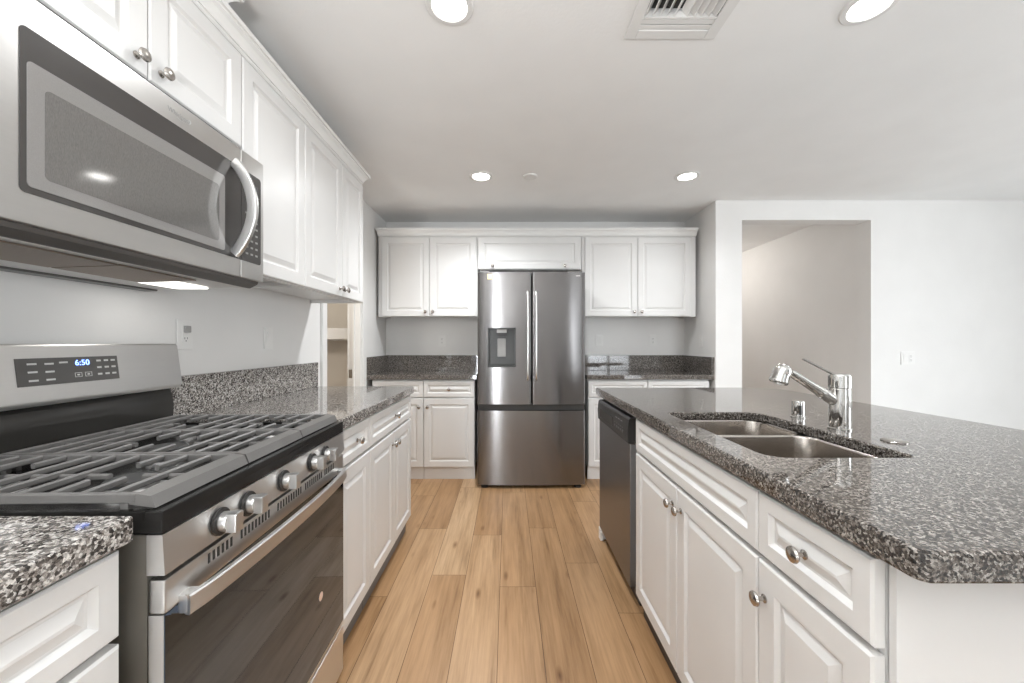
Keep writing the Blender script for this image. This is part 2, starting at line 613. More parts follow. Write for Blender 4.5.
def base_cab(label, w, depth, loc, rot, fronts, group, toe='toe_gray', top=True, toe_y=.012, toe_h=.088, name='base_cabinet'):
    t_ = thing(name, label, 'cabinet', loc, rot, group)
    m = MB()
    g = .001
    H = .879
    m.box(g, .018, .02, depth, toe_h, H).box(w - .018, w - g, .02, depth, toe_h, H)
    m.box(.018, w - .018, depth - .012, depth, toe_h, H).box(.018, w - .018, .02, depth - .012, toe_h, toe_h + .018)
    m.box(g, w - g, 0, .02, toe_h, H)                     # face frame board behind the doors
    if top:
        m.box(.018, w - .018, .02, depth - .012, H - .018, H)
    m.build('carcass', 'cabinet_white', t_, 0)
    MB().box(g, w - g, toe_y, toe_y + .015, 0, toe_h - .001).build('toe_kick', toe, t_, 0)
    for f in fronts:
        leaf(f[0], t_, f[1], f[2], f[3], f[4], None, f[5] if len(f) > 5 else ())
    return t_


def upper_cab(label, w, h, depth, loc, rot, fronts, group):
    t_ = thing('wall_cabinet', label, 'cabinet', loc, rot, group)
    m = MB()
    m.box(.001, w - .001, 0, depth, .022, h, .001)
    m.box(.001, w - .001, 0, .02, 0, .021).box(.001, .018, .02, depth, 0, .021).box(w - .018, w - .001, .02, depth, 0, .021)
    m.build('carcass', 'cabinet_white', t_, 0)
    for f in fronts:
        leaf(f[0], t_, f[1], f[2], f[3], f[4], None, f[5] if len(f) > 5 else ())
    return t_


R90 = PI / 2
DRW = (.731, .868)      # drawer front heights
DOR = (.10, .718)       # base door heights

# --- left run, base
FX = -.642              # carcass face
dep = -FX + LX          # negative helper
D = abs(LX - FX) - .003
gB = 'white base cabinets'
w = .60
base_cab('white drawer base cabinet under the near left granite slab, front edge of the photo', w, D, (FX, .027, 0), R90,
         [('drawer', .004, w - .002, *DRW), ('door', .004, w / 2 - .0015, *DOR), ('door', w / 2 + .0015, w - .002, *DOR)], gB)
w = .332
base_cab('narrow white base cabinet directly beyond the range, one drawer and one knobless door', w, D, (FX, 1.42, 0), R90,
         [('drawer', .003, w - .0015, *DRW, [(w * .55, .80)]), ('door', .003, w - .0015, *DOR)], gB)
w = .74
base_cab('wide white base cabinet at the far end of the left run, drawer over two doors', w, D, (FX, 1.753, 0), R90,
         [('drawer', .0015, w - .002, *DRW, [(w * .53, .80)]),
          ('door', .0015, w / 2 - .0015, *DOR, [(w / 2 - .03, .655)]), ('door', w / 2 + .0015, w - .002, *DOR, [(w / 2 + .03, .655)])], gB)

# --- back run, base
FB = 3.437
D2 = BY - FB - .003
D3 = (.726, .866)
w = .45
base_cab('white base cabinet in the back left corner, partly behind the left granite counter', w, D2, (-1.192, FB, 0), 0,
         [('drawer', .002, w - .0015, *D3, [(w / 2, .795)]), ('door', .002, w - .0015, .112, .714, [(w - .035, .64)])], gB, 'cabinet_white', True, .006, .105)
base_cab('white base cabinet against the left side of the refrigerator', w, D2, (-.741, FB, 0), 0,
         [('drawer', .0015, w - .002, *D3, [(w / 2, .795)]), ('door', .0015, w - .002, .112, .714, [(.038, .64)])], gB, 'cabinet_white', True, .006, .105)
w = .522
base_cab('white base cabinet just right of the refrigerator, mostly behind the island', w, D2, (.702, FB, 0), 0,
         [('drawer', .002, w - .0015, *D3), ('door', .002, w - .0015, .112, .714)], gB, 'cabinet_white', True, .006, .105)
w = .540
base_cab('white base cabinet in the back right corner, only its drawer showing above the island', w, D2, (1.226, FB, 0), 0,
         [('drawer', .0015, w - .002, *D3), ('door', .0015, w - .002, .112, .714)], gB, 'cabinet_white', True, .006, .105)

# --- island base
IX = .582
w = .837
base_cab('white sink base cabinet between dishwasher and near drawer unit, false front over two doors', w, .60, (IX, 1.714, 0), -R90,
         [('panel_front', .003, w - .0015, *DRW), ('door', .003, w / 2 - .0015, *DOR, [(w / 2 - .032, .655)]),
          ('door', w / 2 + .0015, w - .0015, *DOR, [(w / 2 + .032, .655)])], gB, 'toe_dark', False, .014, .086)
w = .277
base_cab('white base cabinet at the near end of the island, one drawer above one door', w, .60, (IX, .8755, 0), -R90,
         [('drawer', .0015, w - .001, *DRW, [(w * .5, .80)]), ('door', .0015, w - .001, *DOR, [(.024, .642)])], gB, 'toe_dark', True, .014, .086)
t_ = thing('island_panel', 'plain white painted panel closing the near end of the island', 'panel', (IX, .59, 0))
MB().box(.0, .73, -.006, .006, .0, .879, .001).build('end_panel', 'cabinet_white', t_, 0)
MB().box(.71, .73, .007, 1.79, .0, .879).build('back_panel', 'cabinet_white', t_, 0)
MB().box(.0, .73, 1.791, 1.806, .0, .879, .001).build('far_panel', 'cabinet_white', t_, 0)
MB().box(.003, .018, 1.127, 1.183, .088, .879).build('filler_strip', 'cabinet_white', t_, 0)
MB().box(-.022, .73, 1.807, 1.819, .0, .07, .003).box(-.022, -.003, 1.772, 1.806, .0, .07, .003).build('base_trim', 'trim_paint', t_, 0)

# --- wall cabinets
UZ, UT = 1.451, 2.205
UF = -.938
DU = UF - LX - .003
h = UT - UZ
gU = 'white wall cabinets'
w = .416
upper_cab('single-door white wall cabinet beside the microwave, left run', w, h, DU, (UF, 1.346, UZ), R90,
          [('door', .002, w - .0015, .004, h - .012)], gU)
w = .706
upper_cab('two-door white wall cabinet at the far end of the left run', w, h, DU, (UF, 1.763, UZ), R90,
          [('door', .0015, w / 2 + .04, .004, h - .012, [(w / 2 + .008, .045)]), ('door', w / 2 + .043, w - .002, .004, h - .012, [(w / 2 + .075, .045)])], gU)
w = .72
z0 = 1.868
h2 = UT - z0
upper_cab('short white wall cabinet above the microwave, two knobs at its middle', w, h2, DU, (UF, .625, z0), R90,
          [('door', .002, w / 2 + .009, .004, h2 - .012, [(w / 2 - .024, .042)]), ('door', w / 2 + .012, w - .002, .004, h2 - .012, [(w / 2 + .045, .042)])], gU)
YF = 3.657
DB = BY - YF - .003
w = .93
BZ, BT = 1.447, 2.2
hb = BT - BZ
upper_cab('two-door white wall cabinet on the back wall left of the refrigerator', w, hb, DB, (-1.215, YF, BZ), 0,
          [('door', .036, .480, .003, .737, [(.447, .045)]), ('door', .483, .917, .003, .737, [(.516, .045)])], gU)
w = .972
upper_cab('short wide white wall cabinet over the refrigerator with one flap door', w, BT - 1.888, DB, (-.2835, YF, 1.888), 0,
          [('door', .003, .962, .003, .297, [(.14, .028), (.812, .028)])], gU)
w = 1.07
upper_cab('two-door white wall cabinet on the back wall right of the refrigerator', w, hb, DB, (.69, YF, BZ), 0,
          [('door', .028, .518, .003, .737, [(.485, .045)]), ('door', .521, 1.016, .003, .737, [(.554, .045)])], gU)

# crown moldings: profile swept along the cabinet fronts, returning at the free end
CP = [(0, 0), (.008, 0), (.012, .005), (.012, .011), (.017, .011), (.017, .016), (.021, .027), (.030, .039), (.041, .046), (.041, .052), (.050, .052), (.050, .068), (0, .068)]


def crown(name, label, pts, outs, z, parent=None, mat='trim_paint'):
    """pts: plan points on the cabinet edge, outs: outward offset direction per point"""
    m = MB()
    m.loops([[(px + ox * a, py + oy * a, z + b) for a, b in CP] for (px, py), (ox, oy) in zip(pts, outs)])
    o = m.build(name, mat, parent, 18)
    return tag(o, label, 'molding') if label else o


fx = UF + .001
crown('crown_molding', 'white crown molding along the top of the left wall cabinets',
      [(fx, .30), (fx, 2.471), (LX + .003, 2.471)], [(1, 0), (1, 1), (0, 1)], UT + .002)
crown('crown_molding', 'short raised piece of white crown molding above the microwave cabinet, top edge of the photo',
      [(fx + .012, .30), (fx + .012, 1.245), (LX + .003, 1.245)], [(1, 0), (1, 1), (0, 1)], UT + .073)
crown('crown_molding', 'straight white crown molding along the top of the back wall cabinets',
      [(-1.216, BY - .003), (-1.216, YF - .001), (1.761, YF - .001), (1.761, BY - .003)], [(-.3, 0), (-.3, -.8), (.15, -.8), (.15, 0)], BT + .002)

# ------------------------------------------------------------------ countertops
CT, CB = .922, .880


def slab(mb, x0, x1, y0, y1, r=.007):
    mb.box(x0, x1, y0, y1, CB, CT, r, 3)


def counter(name, label, parts, splash, mat='granite'):
    t_ = thing(name, label, 'countertop', (parts[0][0], parts[0][2], CB))
    ox, oy, oz = t_.location
    m = MB()
    for a in parts:
        m.box(a[0] - ox, a[1] - ox, a[2] - oy, a[3] - oy, 0, CT - CB, .006, 3)
    m.build('slab', mat, t_)
    for a in splash:
        MB().box(a[0] - ox, a[1] - ox, a[2] - oy, a[3] - oy, CT + .0005 - oz, 1.076 - oz, .002).build('backsplash', mat, t_)
    return t_


wl = LX + .002
counter('granite_countertop', 'speckled granite counter on the left, beyond the range', [(wl, -.603, 1.412, 2.506)], [(wl, wl + .022, 1.412, 2.51)])
counter('granite_countertop', 'granite counter corner at the near left, in front of the range', [(wl, -.603, -.3, .630)], [(wl, wl + .022, -.3, .622)])
counter('granite_countertop', 'granite counter on the back wall left of the refrigerator', [(wl, -.272, 3.398, BY - .002)],
        [(wl, wl + .022, 3.40, BY - .026), (wl, -.272, BY - .024, BY - .002)], 'granite_dark')
counter('granite_countertop', 'granite counter on the back wall right of the refrigerator', [(.688, RX - .002, 3.398, BY - .002)],
        [(RX - .024, RX - .002, 3.40, BY - .026), (.688, RX - .002, BY - .024, BY - .002)], 'granite_dark')


def rrect(x0, x1, y0, y1, r, n=6):
    pts = []
    rr = r if isinstance(r, (tuple, list)) else (r, r, r, r)
    for (cx_, cy_, a0, q) in ((x1 - rr[0], y0 + rr[0], -90, rr[0]), (x1 - rr[1], y1 - rr[1], 0, rr[1]), (x0 + rr[2], y1 - rr[2], 90, rr[2]), (x0 + rr[3], y0 + rr[3], 180, rr[3])):
        for i in range(n + 1):
            a = math.radians(a0 + 90 * i / n)
            pts.append((cx_ + q * math.cos(a), cy_ + q * math.sin(a)))
    return pts


# island slab with the sink cut-out
SX0, SX1, SY0, SY1 = .636, .998, .948, 1.566
ox, oy = .547, .515
isl = thing('granite_countertop', 'large dark granite island counter with the sink cut into it', 'countertop', (ox, oy, CB))


def ring(bm, inner, outer):
    """planar faces between two loops lying in one plane"""
    es = []
    for lp in (outer, inner):
        for i in range(len(lp)):
            a, b = lp[i], lp[(i + 1) % len(lp)]
            e = bm.edges.get((a, b)) or bm.edges.new((a, b))
            es.append(e)
    bmesh.ops.triangle_fill(bm, edges=es, use_beauty=True, use_dissolve=False)


m = MB()
bm = m.bm
T = CT - CB
# width 1.10, depth 1.926
def orr(i):
    return rrect(i, 1.103 - i, i, 1.926 - i, (max(.03 - i, .005), max(.16 - i, .005), max(.012 - i, .004), max(.018 - i, .005)))
def irr(i):
    return rrect(SX0 - ox - i, SX1 - ox + i, SY0 - oy - i, SY1 - oy + i, (.025 + i, .07 + i, .03 + i, .05 + i))
rows = []
for i, z in ((.006, 0), (.0015, .0015), (0, .006), (0, T - .008), (.002, T - .003), (.007, T)):
    rows.append([bm.verts.new((x, y, z)) for x, y in orr(i)])
for a, b in zip(rows, rows[1:]):
    n = len(a)
    for i in range(n):
        bm.faces.new((a[i], a[(i + 1) % n], b[(i + 1) % n], b[i]))
rin = []
for i, z in ((.03, 0), (.03, .014), (0, .014), (0, T - .004), (.004, T)):
    rin.append([bm.verts.new((x, y, z)) for x, y in irr(i)])
for a, b in zip(rin, rin[1:]):
    n = len(a)
    for i in range(n):
        bm.faces.new((a[(i + 1) % n], a[i], b[i], b[(i + 1) % n]))
ring(bm, rin[0], rows[0])
ring(bm, rin[-1], rows[-1])
m.build('slab', 'granite_dark', isl, 30)

# ------------------------------------------------------------------ sink
sk = thing('kitchen_sink', 'double-bowl stainless steel sink set under the island counter', 'sink', (SX0, SY0, .68))
sw, sl = SX1 - SX0, SY1 - SY0
ztop = CB + .012 - .68


def bowl(y0, y1):
    m = MB()
    x0, x1 = -.006, sw + .006
    lp = []
    def q(i, z, r):
        lp.append([(x, y, z) for x, y in rrect(x0 + i, x1 - i, y0 + i, y1 - i, (min(r, .03) if y0 < 0 else r, r, r, r))])
    e = .004
    q(-.012 if False else 0, ztop - .006, .05)
    q(e, ztop - .002, .05)
    q(e + .004, ztop - .008, .05)
    q(.012, ztop - .06, .055)
    q(.018, .05, .06)
    q(.03, .026, .065)
    q(.06, .019, .06)
    q(.10, .016, .03)
    return m.loops(lp, False, True).build('bowl', 'steel_sink', sk, 60)


dv = .362
b1 = bowl(-.006, dv - .0)
b2 = bowl(dv + .0, sl + .006)
m = MB()
bm = m.bm
fl_ = [bm.verts.new((x, y, ztop - .0005)) for x, y in rrect(-.018, sw + .018, -.018, sl + .018, .06)]
i1 = [bm.verts.new((x, y, ztop - .0005)) for x, y in rrect(-.006, sw + .006, -.006, sl + .006, .05)]
ring(bm, i1, fl_)
m.build('rim', 'steel_sink', sk, 0)
for yc in ((-.006 + dv) / 2, (dv + sl + .006) / 2):
    par = b1 if yc < dv else b2
    MB().lathe([(.043, 0), (.043, .003), (.036, .004), (.034, .0015), (.004, .0015)], (sw / 2, yc, .0165), n=28).build('drain', 'chrome', par)

# faucet
fx_, fy_ = 1.074, 1.262
fa = thing('kitchen_faucet', 'chrome pull-out kitchen faucet with slim lever, behind the sink', 'faucet', (fx_, fy_, CT + .0005))
MB().lathe([(.032, 0), (.032, .004), (.0295, .006), (.0295, .128), (.0285, .130), (.0285, .132), (.0305, .134), (.0305, .170), (.028, .176), (.015, .179), (.001, .1795)],
           (0, 0, 0), n=36).build('body', 'chrome', fa)
a, b = Vector((-.02, 0, .092)), Vector((-.165, -.008, .182))
dv_ = (b - a).normalized()
m = MB()
m.lathe([(.018, 0), (.0185, .04), (.0165, .05), (.0175, .052), (.0165, .054), (.0145, .08), (.0125, .155), (.013, (b - a).length)], a, dv_, 28)
m.build('spout', 'chrome', fa)
hd = Vector((-.36, -.02, -.93)).normalized()
hp = Vector((-.196, -.008, .176)) - hd * .026
sh = MB().lathe([(.004, -.008), (.016, -.006), (.022, .0), (.0255, .010), (.0255, .028), (.027, .046), (.027, .052), (.025, .055), (.022, .055), (.021, .051), (.002, .051)], hp, hd, 28).build('spray_head', 'chrome', fa)
MB().lathe([(.005, 0), (.005, .003), (.001, .0035)], hp + Vector((.0, -.0252, .0)) + hd * .020, (0, -1, .2), 16).build('spray_button', 'nickel', sh)
MB().sweep([(-.005, 0, .168), (-.04, 0, .186), (-.075, 0, .204), (-.118, 0, .226)], [(-.007, -.0022), (.007, -.0022), (.007, .0022), (-.007, .0022)]).build('lever', 'chrome', fa)
ag = thing('air_gap', 'short chrome air gap cap between sink and faucet', 'air gap', (1.088, 1.462, CT + .0005))
MB().lathe([(.024, 0), (.024, .003), (.021, .005), (.021, .057), (.019, .061), (.001, .062)], (0, 0, 0), n=30).build('cap', 'chrome', ag)
MB().box(-.012, -.004, -.0222, -.0195, .012, .046, .001).build('outlet_slot', 'slot_dark', ag)
MB().lathe([(.030, 0), (.030, .0025), (.027, .0045), (.001, .005)], (0, 0, 0), n=30).build('hole_cover', 'nickel', None, 35, (1.09, 1.10, CT + .0005))
tag(bpy.data.objects['hole_cover'], 'flat round metal hole cover lying on the island right of the faucet', 'hole cover')

# ------------------------------------------------------------------ dishwasher (front faces -x)
dw = thing('dishwasher', 'stainless dishwasher with black control panel at the far end of the island', 'dishwasher', (IX, 2.372, 0), -R90)
w = .596
MB().box(.004, w - .004, .004, .56, .09, .862).build('tub', 'plastic_gray', dw, 0)
MB().box(.002, w - .002, -.026, .002, .085, .738, .004).build('door', 'steel_dishwasher', dw)
cp = MB().prism([(-.034, .742), (-.037, .80), (-.032, .848), (-.022, .858), (.003, .858), (.003, .742)], 'x', .001, w - .001).build('control_panel', 'black_plastic', dw)
MB().box(.06, .34, -.0385, -.0345, .766, .812, .002).build('pocket_handle', 'slot_dark', cp)
m = MB()
for i in range(5):
    m.box(.37 + i * .034, .392 + i * .034, -.0383, -.0345, .775, .786, .001)
    m.box(.372 + i * .034, .39 + i * .034, -.0383, -.0345, .796, .800)
m.build('button', 'panel_gray', cp)
m = MB()
for i in range(3):
    MB().box(.39 + i * .045, .415 + i * .045, -.0366, -.0338, .824, .827).build('legend', 'legend_dim', cp, 0)
MB().box(.004, w - .004, .02, .035, .0, .083).build('toe_kick', 'toe_dark', dw)

# ------------------------------------------------------------------ refrigerator
FRX0, FRW = -.255, .897
fr = thing('refrigerator', 'tall stainless french-door refrigerator with ice dispenser against the back wall', 'refrigerator', (FRX0, 3.21, 0))
MB().box(.004, FRW - .004, .085, .74, .05, 1.770, .004).build('body', 'fridge_side', fr)


def front(x0, x1, z0, z1, name):
    n = 36
    fr_pts = []
    def arc(x):
        u = (x - FRW / 2) / (FRW / 2)
        return .016 * u * u * abs(u) ** 2
    rc = .014
    pts = []
    xs = [x0 + (x1 - x0) * i / n for i in range(n + 1)]
    for x in xs:
        dl, dr = x - x0, x1 - x
        y = arc(x)
        for dd in (dl, dr):
            if dd < rc:
                y += rc - math.sqrt(max(0, rc * rc - (rc - dd) ** 2))
        pts.append((x, y))
    for dd in (.0012, .004, .008):
        for x in (x0 + dd, x1 - dd):
            pts.append((x, arc(x) + rc - math.sqrt(rc * rc - (rc - dd) ** 2)))
    pts = sorted(set(pts))
    poly = pts + [(x1, .078), (x0, .078)]
    return MB().prism(poly, 'z', z0, z1).build(name, 'steel_fridge', fr, 30)


mid = .4505
dl = front(.002, mid - .003, .694, 1.784, 'door')
dr = front(mid + .003, FRW - .002, .694, 1.784, 'door')
dz = front(.002, FRW - .002, .030, .642, 'freezer_drawer')
MB().box(.01, FRW - .01, .03, .084, .643, .693).build('handle_recess', 'slot_dark', fr, 0)
cut(dl, .088, .318, -.05, .068, 1.0, 1.325)
disp = MB().box(.0885, .3175, .060, .067, 1.0005, 1.3245).box(.0885, .096, .012, .06, 1.0005, 1.3245).box(.310, .3175, .012, .06, 1.0005, 1.3245) \
    .box(.096, .310, .012, .06, 1.317, 1.3245).box(.096, .310, .006, .06, 1.0005, 1.012, .002).build('dispenser', 'dispenser_dark', dl, 0)
MB().box(.155, .25, .014, .058, 1.272, 1.316, .004).prism([(.165, 1.258), (.24, 1.258), (.25, 1.272), (.155, 1.272)], 'y', .02, .055).build('nozzle', 'black_plastic', disp)
MB().box(.162, .244, .010, .0138, 1.284, 1.312, .001).build('nozzle_badge', 'plastic_gray', disp)
MB().box(.166, .238, .046, .0595, 1.085, 1.238, .006).box(.182, .194, .042, .046, 1.10, 1.225, .001).box(.208, .220, .042, .046, 1.10, 1.225, .001).build('paddle', 'plastic_gray', disp)
MB().box(.105, .30, .016, .055, 1.0125, 1.016, .001).build('drip_tray', 'black_plastic', disp)
m = MB()
for i in range(3):
    for j in range(2):
        MB().box(.186 + j * .024, .196 + j * .024, .0006, .0075, 1.36 + i * .022, 1.366 + i * .022).build('legend', 'legend_dim', dl, 0)
for d_, hx in ((dl, mid - .034), (dr, mid + .034)):
    m = MB()
    pts = [(hx, .004, .905), (hx, -.03, .915), (hx, -.042, .945), (hx, -.046, 1.10), (hx, -.047, 1.26), (hx, -.046, 1.42), (hx, -.042, 1.575), (hx, -.03, 1.605), (hx, .004, 1.615)]
    m.bar(pts, .030, .014, .4, (1, 0, 0.01))
    m.build('handle', 'steel', d_, 50)
m = MB().box(.085, .125, .0028, .0125, 1.725, 1.768, .001)
st = m.build('sticker', 'sticker_yellow', dl)
st['label'] = 'small yellow and white square sticker'
MB().box(.815, .85, .0055, .0145, 1.750, 1.757, .0005).build('badge', 'chrome', dr)
MB().box(.02, .10, .05, .16, 1.7735, 1.803, .003).box(FRW - .14, FRW - .02, .05, .16, 1.7735, 1.803, .003).box(.10, FRW - .14, .11, .14, 1.7735, 1.797).build('hinge_cover', 'fridge_side', fr)
for x in (.06, FRW - .06):
    MB().cyl((x, .052, 0), (x, .052, .028), .022).lathe([(.03, 0), (.03, .014), (.022, .02)], (x, .052, 0.0)).build('foot', 'black_plastic', fr)
MB().box(.03, FRW - .03, .086, .11, .012, .049).build('grille', 'black_plastic', fr, 0)

# ------------------------------------------------------------------ microwave (front faces +x)
mwv = thing('microwave', 'stainless over-the-range microwave with black glass door above the gas range', 'microwave', (LX, .60, 1.41), R90)
# local: x = along the wall, -y = into the room, z up
Wm, Hm, Fm = .762, .412, -.392
MB().box(.002, Wm - .002, -.345, -.003, .001, Hm - .006).build('body', 'fridge_side', mwv, 0)
sx = .646                                               # seam between door and control panel
md_ = MB().box(0, sx - .001, Fm, -.346, .0, Hm, .006, 3).build('door', 'steel_micro', mwv)
cpn = MB().box(sx + .001, Wm, Fm, -.346, .0, Hm, .006, 3).build('control_panel', 'steel_micro', mwv)
y_ = Fm - .0012


def plaque(x0, x1, z0, z1, r, ya, yb, name, mat, par):
    """flat rounded plate facing -y, ya behind yb"""
    rr = [r] * 4 if not isinstance(r, tuple) else r
    return MB().loops([[(x, ya, z) for x, z in rrect(x0, x1, z0, z1, rr)], [(x, yb, z) for x, z in rrect(x0, x1, z0, z1, rr)]]).build(name, mat, par, 0)


plaque(.080, sx - .001, .056, .350, (.001, .001, .010, .010), Fm + .004, y_, 'glass', 'micro_glass', md_)
plaque(sx + .001, Wm - .018, .056, .350, (.010, .010, .001, .001), Fm + .004, y_, 'glass', 'micro_glass', cpn)
wn = plaque(.090, .572, .068, .292, .008, y_ - .0001, y_ - .0014, 'window', 'micro_window', md_)
plaque(.116, .548, .090, .256, .010, y_ - .0015, y_ - .0022, 'mesh_screen', 'micro_window_mesh', wn)
hx = .606
m = MB()
hp_ = []
N = 24
for i in range(N + 1):
    u = i / N
    zz = .066 + u * .284
    bow = math.sin(PI * u) ** .8
    hp_.append((hx, Fm - .006 - .058 * bow, zz))
m.bar(hp_, .030, .015, .35, (1, 0, 0))
m.build('handle', 'steel', md_, 50)
m = MB()
for r_ in range(7):
    for c_ in range(3):
        m.box(.666 + c_ * .024, .678 + c_ * .024, y_ - .0006, y_, .080 + r_ * .022, .086 + r_ * .022)
m.build('keypad', 'legend_dim', cpn)
plaque(.664, .728, .285, .318, .002, y_, y_ - .0008, 'display', 'black_plastic', cpn)
text('Whirlpool', .0165, 'emblem', 'plastic_gray', md_, (.412, Fm - .0004, .380), (R90, 0, 0))
m = MB()
m.tube([(.418 + .030 * math.cos(a_), Fm - .001, .380 + .0105 * math.sin(a_)) for a_ in [4.2 + i * .2 for i in range(14)]], .0009, 6, (0, 1, 0))
m.build('emblem_swirl', 'legend_white', md_)
# underside: visor strip, vent pan, grease filters, rear vent
MB().prism([(Fm + .006, -.0005), (Fm + .010, -.010), (Fm + .034, -.022), (Fm + .042, -.022), (Fm + .042, -.0005)], 'x', .004, Wm - .02).build('bottom_grille', 'panel_gray', mwv, 30)
MB().prism([(Fm + .0435, -.0005), (Fm + .0435, -.019), (-.05, -.028), (-.05, -.0005)], 'x', .006, Wm - .03).build('vent_pan', 'vent_white', mwv, 30)
for x0 in (.10, .335):
    MB().prism([(-.315, -.0215), (-.315, -.025), (-.15, -.030), (-.15, -.026)], 'x', x0, x0 + .228).build('grease_filter', 'filter_mesh', mwv, 0)
lp_ = MB().box(.575, .715, -.235, -.13, -.0285, -.0235, .002).build('cooktop_lamp', 'lamp_glass', mwv)
l = bpy.data.lights.new('cooktop_light', 'AREA')
l.shape, l.size, l.size_y, l.energy, l.color = 'RECTANGLE', .13, .095, 0.09, (1, .97, .93)
o = bpy.data.objects.new('cooktop_light', l)
COL.objects.link(o)
o.parent = mwv
o.location = (.645, -.1825, -.0305)
MB().box(.006, Wm - .03, -.049, -.004, -.034, -.0005, .003).build('rear_vent', 'panel_gray', mwv)

# ------------------------------------------------------------------ gas range
WR = .756
rg = thing('gas_range', 'stainless gas range with five knobs and black oven glass on the left', 'range', (-.576, .649, 0), R90 + math.radians(1.3))
MB().box(.003, WR - .003, .027, .64, .028, .879).build('body', 'range_side', rg, 0)
for x in (.05, WR - .05):
    for y in (.08, .55):
        MB().cyl((x, y, 0), (x, y, .027), .018).build('foot', 'black_plastic', rg)
ck = MB().box(0, WR, 0, .64, .8805, .905, .004).box(0, WR, 0, .030, .9, .919, .004).box(0, .016, .03, .585, .9, .919, .004).box(WR - .016, WR, .03, .585, .9, .919, .004) \
    .box(0, WR, .60, .64, .9, .93, .004).build('cooktop', 'black_enamel', rg)
# front control panel
fp = MB().prism([(-.004, .812), (.0, .8795), (.026, .8795), (.026, .812)], 'x', .001, WR - .001).build('control_panel', 'steel', rg)
for lx in (.132, .218, .362, .516, .602):
    bz = MB().lathe([(.0265, 0), (.0265, .004), (.023, .006)], (lx, -.003, .843), (0, -1, .05), 28).build('knob_bezel', 'black_plastic', fp)
    k = MB()
    k.lathe([(.019, 0), (.0195, .008), (.0185, .014), (.018, .016)], (0, 0, 0), (0, -1, 0), 24)
    k.box(-.0125, .0125, -.034, -.012, -.019, .019, .004)
    k.build('control_knob', 'steel', bz, 35, (lx, -.008, .843))
# oven door
od = MB().box(.003, WR - .003, -.002, .025, .745, .803, .005).box(.003, .018, .0, .025, .20, .744, .001).box(WR - .018, WR - .003, .0, .025, .20, .744, .001) \
    .box(.018, WR - .018, .012, .025, .20, .744).box(.003, WR - .003, -.001, .025, .196, .207, .002).build('oven_door', 'steel', rg)
MB().box(.004, WR - .004, -.0015, -.0003, .2075, .7445).build('oven_glass', 'oven_glass', od, 0)
for g0, n in ((.10, 6), (.195, 9), (.335, 10), (.475, 9), (.60, 6)):
    m = MB()
    for i in range(n):
        m.box(g0 + i * .0125, g0 + i * .0125 + .0055, -.0028, .002, .776, .795)
    m.build('vent_slots', 'slot_dark', od, 0)
m = MB()
pts = []
for i in range(25):
    u = i / 24
    x = .030 + u * (WR - .062)
    yy = -.018 - .022 * math.sin(PI * u) ** .6
    pts.append((x, yy, .744))
m.bar(pts, .013, .035, .4)
m.box(.030, .058, -.022, -.001, .728, .760, .003).box(WR - .060, WR - .032, -.022, -.001, .728, .760, .003)
m.build('door_handle', 'steel', od, 40)
bdg = MB().lathe([(.013, 0), (.013, .0006), (.001, .0008)], (.575, -.0021, .405), (0, -1, 0), 28).build('round_sticker', 'sticker_peach', od)
bdg['label'] = 'small round peach-coloured sticker'
MB().box(.003, WR - .003, -.002, .04, .03, .188, .005).build('storage_drawer', 'steel', rg)
# backguard
bgd = MB().prism([(.582, 1.043), (.575, 1.058), (.592, 1.19), (.598, 1.197), (.640, 1.197), (.640, 1.043)], 'x', -.001, WR + .006).build('backguard', 'steel', rg)
MB().prism([(.598, .931), (.596, .985), (.602, 1.02), (.612, 1.040), (.636, 1.040), (.636, .931)], 'x', .004, WR - .004).build('rear_vent', 'black_gloss', rg)
tilt = math.atan2(.017, .132)


def bgp(x, z, off=0.0):
    return (x + .016, .575 + (z - 1.058) * .017 / .132 - off, z)


def bgbox(mb, x0, x1, z0, z1, o0, o1):
    mb.loops([[bgp(x0, z0, o0), bgp(x1, z0, o0), bgp(x1, z1, o0), bgp(x0, z1, o0)], [bgp(x0, z0, o1), bgp(x1, z0, o1), bgp(x1, z1, o1), bgp(x0, z1, o1)]])


m = MB()
bgbox(m, .272, .520, 1.094, 1.162, -.003, .001)
dp = m.build('display_panel', 'panel_gray', bgd, 0)
m = MB()
for i, (x, z) in enumerate([(.305, 1.148), (.342, 1.147), (.375, 1.149), (.305, 1.128), (.342, 1.127), (.305, 1.107), (.342, 1.107)]):
    bgbox(m, x - .010, x + .010, z - .0022, z + .0022, .001, .0015)
m.build('key_legend', 'legend_white', dp, 0)
m = MB()
for x in (.465, .486, .506):
    for z in (1.15, 1.131, 1.112):
        bgbox(m, x - .006, x + .006, z - .0025, z + .0025, .001, .0015)
m.build('key_legend', 'legend_white', dp, 0)
for x in (.408, .434):                          # the two framed keys under the clock
    m = MB()
    for (a0, a1, c0, c1) in ((-.009, .009, -.006, -.0048), (-.009, .009, .0048, .006), (-.009, -.0078, -.006, .006), (.0078, .009, -.006, .006), (-.003, .003, -.002, .002)):
        bgbox(m, x + a0, x + a1, 1.114 + c0, 1.114 + c1, .001, .0015)
    m.build('key_legend', 'legend_white', dp, 0)
text('6:50', .021, 'clock_digits', 'clock_blue', dp, bgp(.421, 1.146, .0015), (R90 - tilt * 1, 0, 0), .0004, 1.05)

# burners
bc = [(.135, .176), (.135, .444), (.378, .31), (.62, .176), (.62, .444)]
for i, (x, y) in enumerate(bc):
    r = (.042, .034, .046, .038, .03)[i]
    b_ = MB().lathe([(r + .016, 0), (r + .014, .006), (r + .004, .009), (r + .002, .016), (r * .8, .017)], (x, y, .9052), n=28).build('burner', 'steel', ck)
    MB().lathe([(r, 0), (r, .005), (r - .004, .008), (.002, .009)], (x, y, .9224), n=28).build('burner_cap', 'burner_black', b_)
